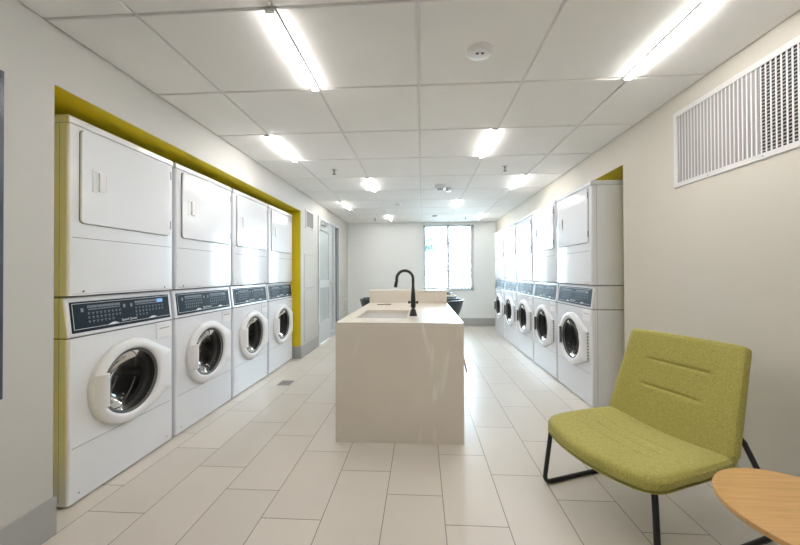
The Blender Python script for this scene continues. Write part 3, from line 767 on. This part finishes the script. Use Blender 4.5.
# dark panel at far left edge
p = empty('wall_panel', (XL, .690, .69)); tag(p, 'tall dark slate-coloured panel on the left wall at the photo edge', 'wall panel')
MB().box(0, .010, -.49, .49, 0, 1.275).build('board', m_slate, p, bevel=.003)
fr = MB().box(0, .012, .49, .502, -.01, 1.285).box(0, .012, -.502, -.49, -.01, 1.285).box(0, .012, -.49, .49, 1.275, 1.285).box(0, .012, -.49, .49, -.01, 0)
fr.build('frame', m_slate, p)

# floor drain
dn = empty('floor_drain', (-1.452, 3.40, 0)); tag(dn, 'small square grey floor drain cover set in the tiles by the left washers', 'drain')
MB().box(-.072, .072, -.075, .075, 0, .003).build('cover', m_drain, dn, bevel=.001)
q_ = MB()
for q in range(6): q_.box(-.06, .06, -.058+q*.0215, -.048+q*.0215, .003, .0034)
q_.build('grate_slots', m_seam, dn, smooth=False)

# ------------------------------------------------------------------ ceiling lights
def make_light():
    r_ = empty('linear_ceiling_light', (0, 0, HC))
    MB().box(-.0215, .0215, 0.0, T, -.009, 0).build('housing', m_lampbody, r_, bevel=.002)
    MB().box(-.017, .017, .012, T-.012, -.0165, -.0091).build('diffuser', m_lamp, r_, bevel=.002)
    for y0_ in (0.0, T-.012): MB().box(-.020, .020, y0_, y0_+.012, -.019, -.0091).build('end_cap', m_lampbody, r_, bevel=.002)
    return r_
lights = []
for row in range(-6, 10, 4):
    pass
spec = [(-1, 0, 'bright linear ceiling light at upper left, the nearest left of the island line'),
        (2, 0, 'long bright linear ceiling light at upper right, nearest the camera, before the wall grille'),
        (-2, 2, 'linear ceiling light close to the left dryers, second pair from the camera'),
        (1, 2, 'linear ceiling light right of centre, in the second pair from the camera'),
        (-1, 4, 'linear ceiling light left of centre, in the third pair from the camera'),
        (2, 4, 'linear ceiling light above the right dryers, in the third pair from the camera'),
        (-2, 6, 'small linear ceiling light by the left wall, before the door'),
        (1, 6, 'small linear ceiling light between the emergency light and the far window'),
        (-1, 8, 'farthest linear ceiling light left of the window'),
        (2, 8, 'farthest linear ceiling light at the right, by the back wall'),
        (1, -2, 'linear ceiling light behind the camera, right of the island line'),
        (-1, -4, 'linear ceiling light far behind the camera on the left'),
        (2, -4, 'linear ceiling light far behind the camera on the right')]
L0 = make_light()
for i, (cx_, rj, lab) in enumerate(spec):
    o = L0 if i == 0 else copy_tree(L0)
    o.location = (GX+T*cx_+-.016, GY+T*rj, HC); tag(o, lab, 'ceiling light', 'linear ceiling lights')

# smoke detector, sprinklers, emergency light
sd = empty('smoke_detector', (.299, 1.66, HC)); tag(sd, 'round white smoke detector on the ceiling nearest the camera', 'smoke detector')
MB().lathe([(.066, 0), (.065, -.005), (.052, -.009), (.046, -.010), (.042, -.016), (.028, -.019), (0, -.020)], (0, 0, 0), 'z', 36).build('housing', m_plastic, sd)
for s_ in (-1, 1): MB().lathe([(.008, -.010), (.008, -.019), (.007, -.0195), (0, -.0195)], (s_*.013, -.012, -.002), 'z', 14).build('sensor', m_seam, sd)
def sprinkler(x, y, lab):
    o = empty('fire_sprinkler', (x, y, HC)); tag(o, lab, 'sprinkler', 'ceiling sprinklers')
    MB().lathe([(.030, 0), (.029, -.004), (.010, -.007)], (0, 0, 0), 'z', 20).build('escutcheon', m_chrome, o)
    MB().lathe([(.008, -.004), (.008, -.02), (.003, -.024), (.003, -.048)], (0, 0, 0), 'z', 10).build('stem', m_rubber, o)
    MB().lathe([(0, -.048), (.017, -.048), (.018, -.051), (0, -.052)], (0, 0, 0), 'z', 16).build('deflector', m_rubber, o)
    f_ = MB(); f_.tube([(-.006, 0, -.02), (-.012, 0, -.034), (-.004, 0, -.049)], .0018, 6).tube([(.006, 0, -.02), (.012, 0, -.034), (.004, 0, -.049)], .0018, 6); f_.build('yoke', m_rubber, o)
    return o
sprinkler(-.943, 3.47, 'dark pendent sprinkler left of centre, beyond the second left ceiling light')
sprinkler(.886, 3.48, 'dark pendent sprinkler right of centre, between two right ceiling lights')
sprinkler(-.95, 6.62, 'far pendent sprinkler on the left beside the farthest ceiling light')
sprinkler(.89, 6.62, 'far pendent sprinkler on the right near the window head')
for x, y, lab in ((-.37, 5.30, 'small round detector in the middle of the far ceiling'), (.27, 6.42, 'small round detector on the ceiling above the far window')):
    o = MB().lathe([(.055, 0), (.054, -.010), (.035, -.026), (0, -.028)], (0, 0, 0), 'z', 24).build('ceiling_detector', m_lampbody, None); o.location = (x, y, HC); tag(o, lab, 'detector')
em = empty('emergency_light', (.25, 4.18, HC)); tag(em, 'white two-headed emergency light unit on the ceiling in line with the faucet', 'emergency light')
MB().box(-.075, .06, -.05, .05, -.05, 0).build('housing', m_plastic, em, bevel=.008)
MB().box(-.045, .03, -.035, .035, -.0565, -.0495).build('cover', m_gap, em, bevel=.002)
for s_, x in ((1, .10),): MB().lathe([(.012, .02), (.030, .01), (.034, -.03), (.030, -.04), (0, -.038)], (x, 0, -.045), 'z', 20).build('lamp_head', m_chrome, em)

# ------------------------------------------------------------------ outside the window
struct('ground', MB().box(-8, 9, YB+.2, 22, -.4, -.3), m_ground)
pg = empty('pergola', (-.2, 10.2, -.3)); tag(pg, 'pale timber pergola seen faintly through the window', 'pergola')
for x in (-.9, .62):
    for y in (0, 2.0): MB().box(x-.05, x+.05, y-.05, y+.05, 0, 2.35).build('post', m_post, pg)
for y in (0, 2.0): MB().box(-1.3, 1.1, y-.04, y+.04, 2.35, 2.45).build('beam', m_post, pg)
fn = empty('garden_fence', (0, 13.5, -.3)); tag(fn, 'pale slatted garden fence far outside the window', 'fence')
p_ = MB()
for q in range(50): p_.box(-3+q*.14, -3+q*.14+.07, 0, .03, 0, 1.75)
p_.box(-3, 4, .03, .06, .3, .4).box(-3, 4, .03, .06, 1.5, 1.6); p_.build('slat_panel', m_fence, fn)
tr = empty('garden_tree', (.22, 11.6, -.3)); tag(tr, 'small green tree outside, at the left edge of the window', 'tree')
MB().tube([(0, 0, 0), (.03, 0, .9), (-.02, .03, 2.3)], [.06, .045, .03], 10).build('trunk', m_post, tr)
lv = MB(); rnd = random.Random(5)
for q in range(900):
    a, b_, r_ = rnd.uniform(0, 2*PI), rnd.uniform(-1, 1), rnd.random()**.4*.42
    c_ = Vector((math.cos(a)*math.sqrt(1-b_*b_)*r_, math.sin(a)*math.sqrt(1-b_*b_)*r_, b_*r_*.8+2.5))
    u_ = Vector((rnd.uniform(-1, 1), rnd.uniform(-1, 1), rnd.uniform(-1, 1))).normalized(); v_ = u_.orthogonal().normalized()
    lv.add([c_-u_*.05, c_+v_*.022, c_+u_*.05, c_-v_*.022], [(0, 1, 2, 3)])
lv.build('foliage', m_leaf, tr, smooth=False)
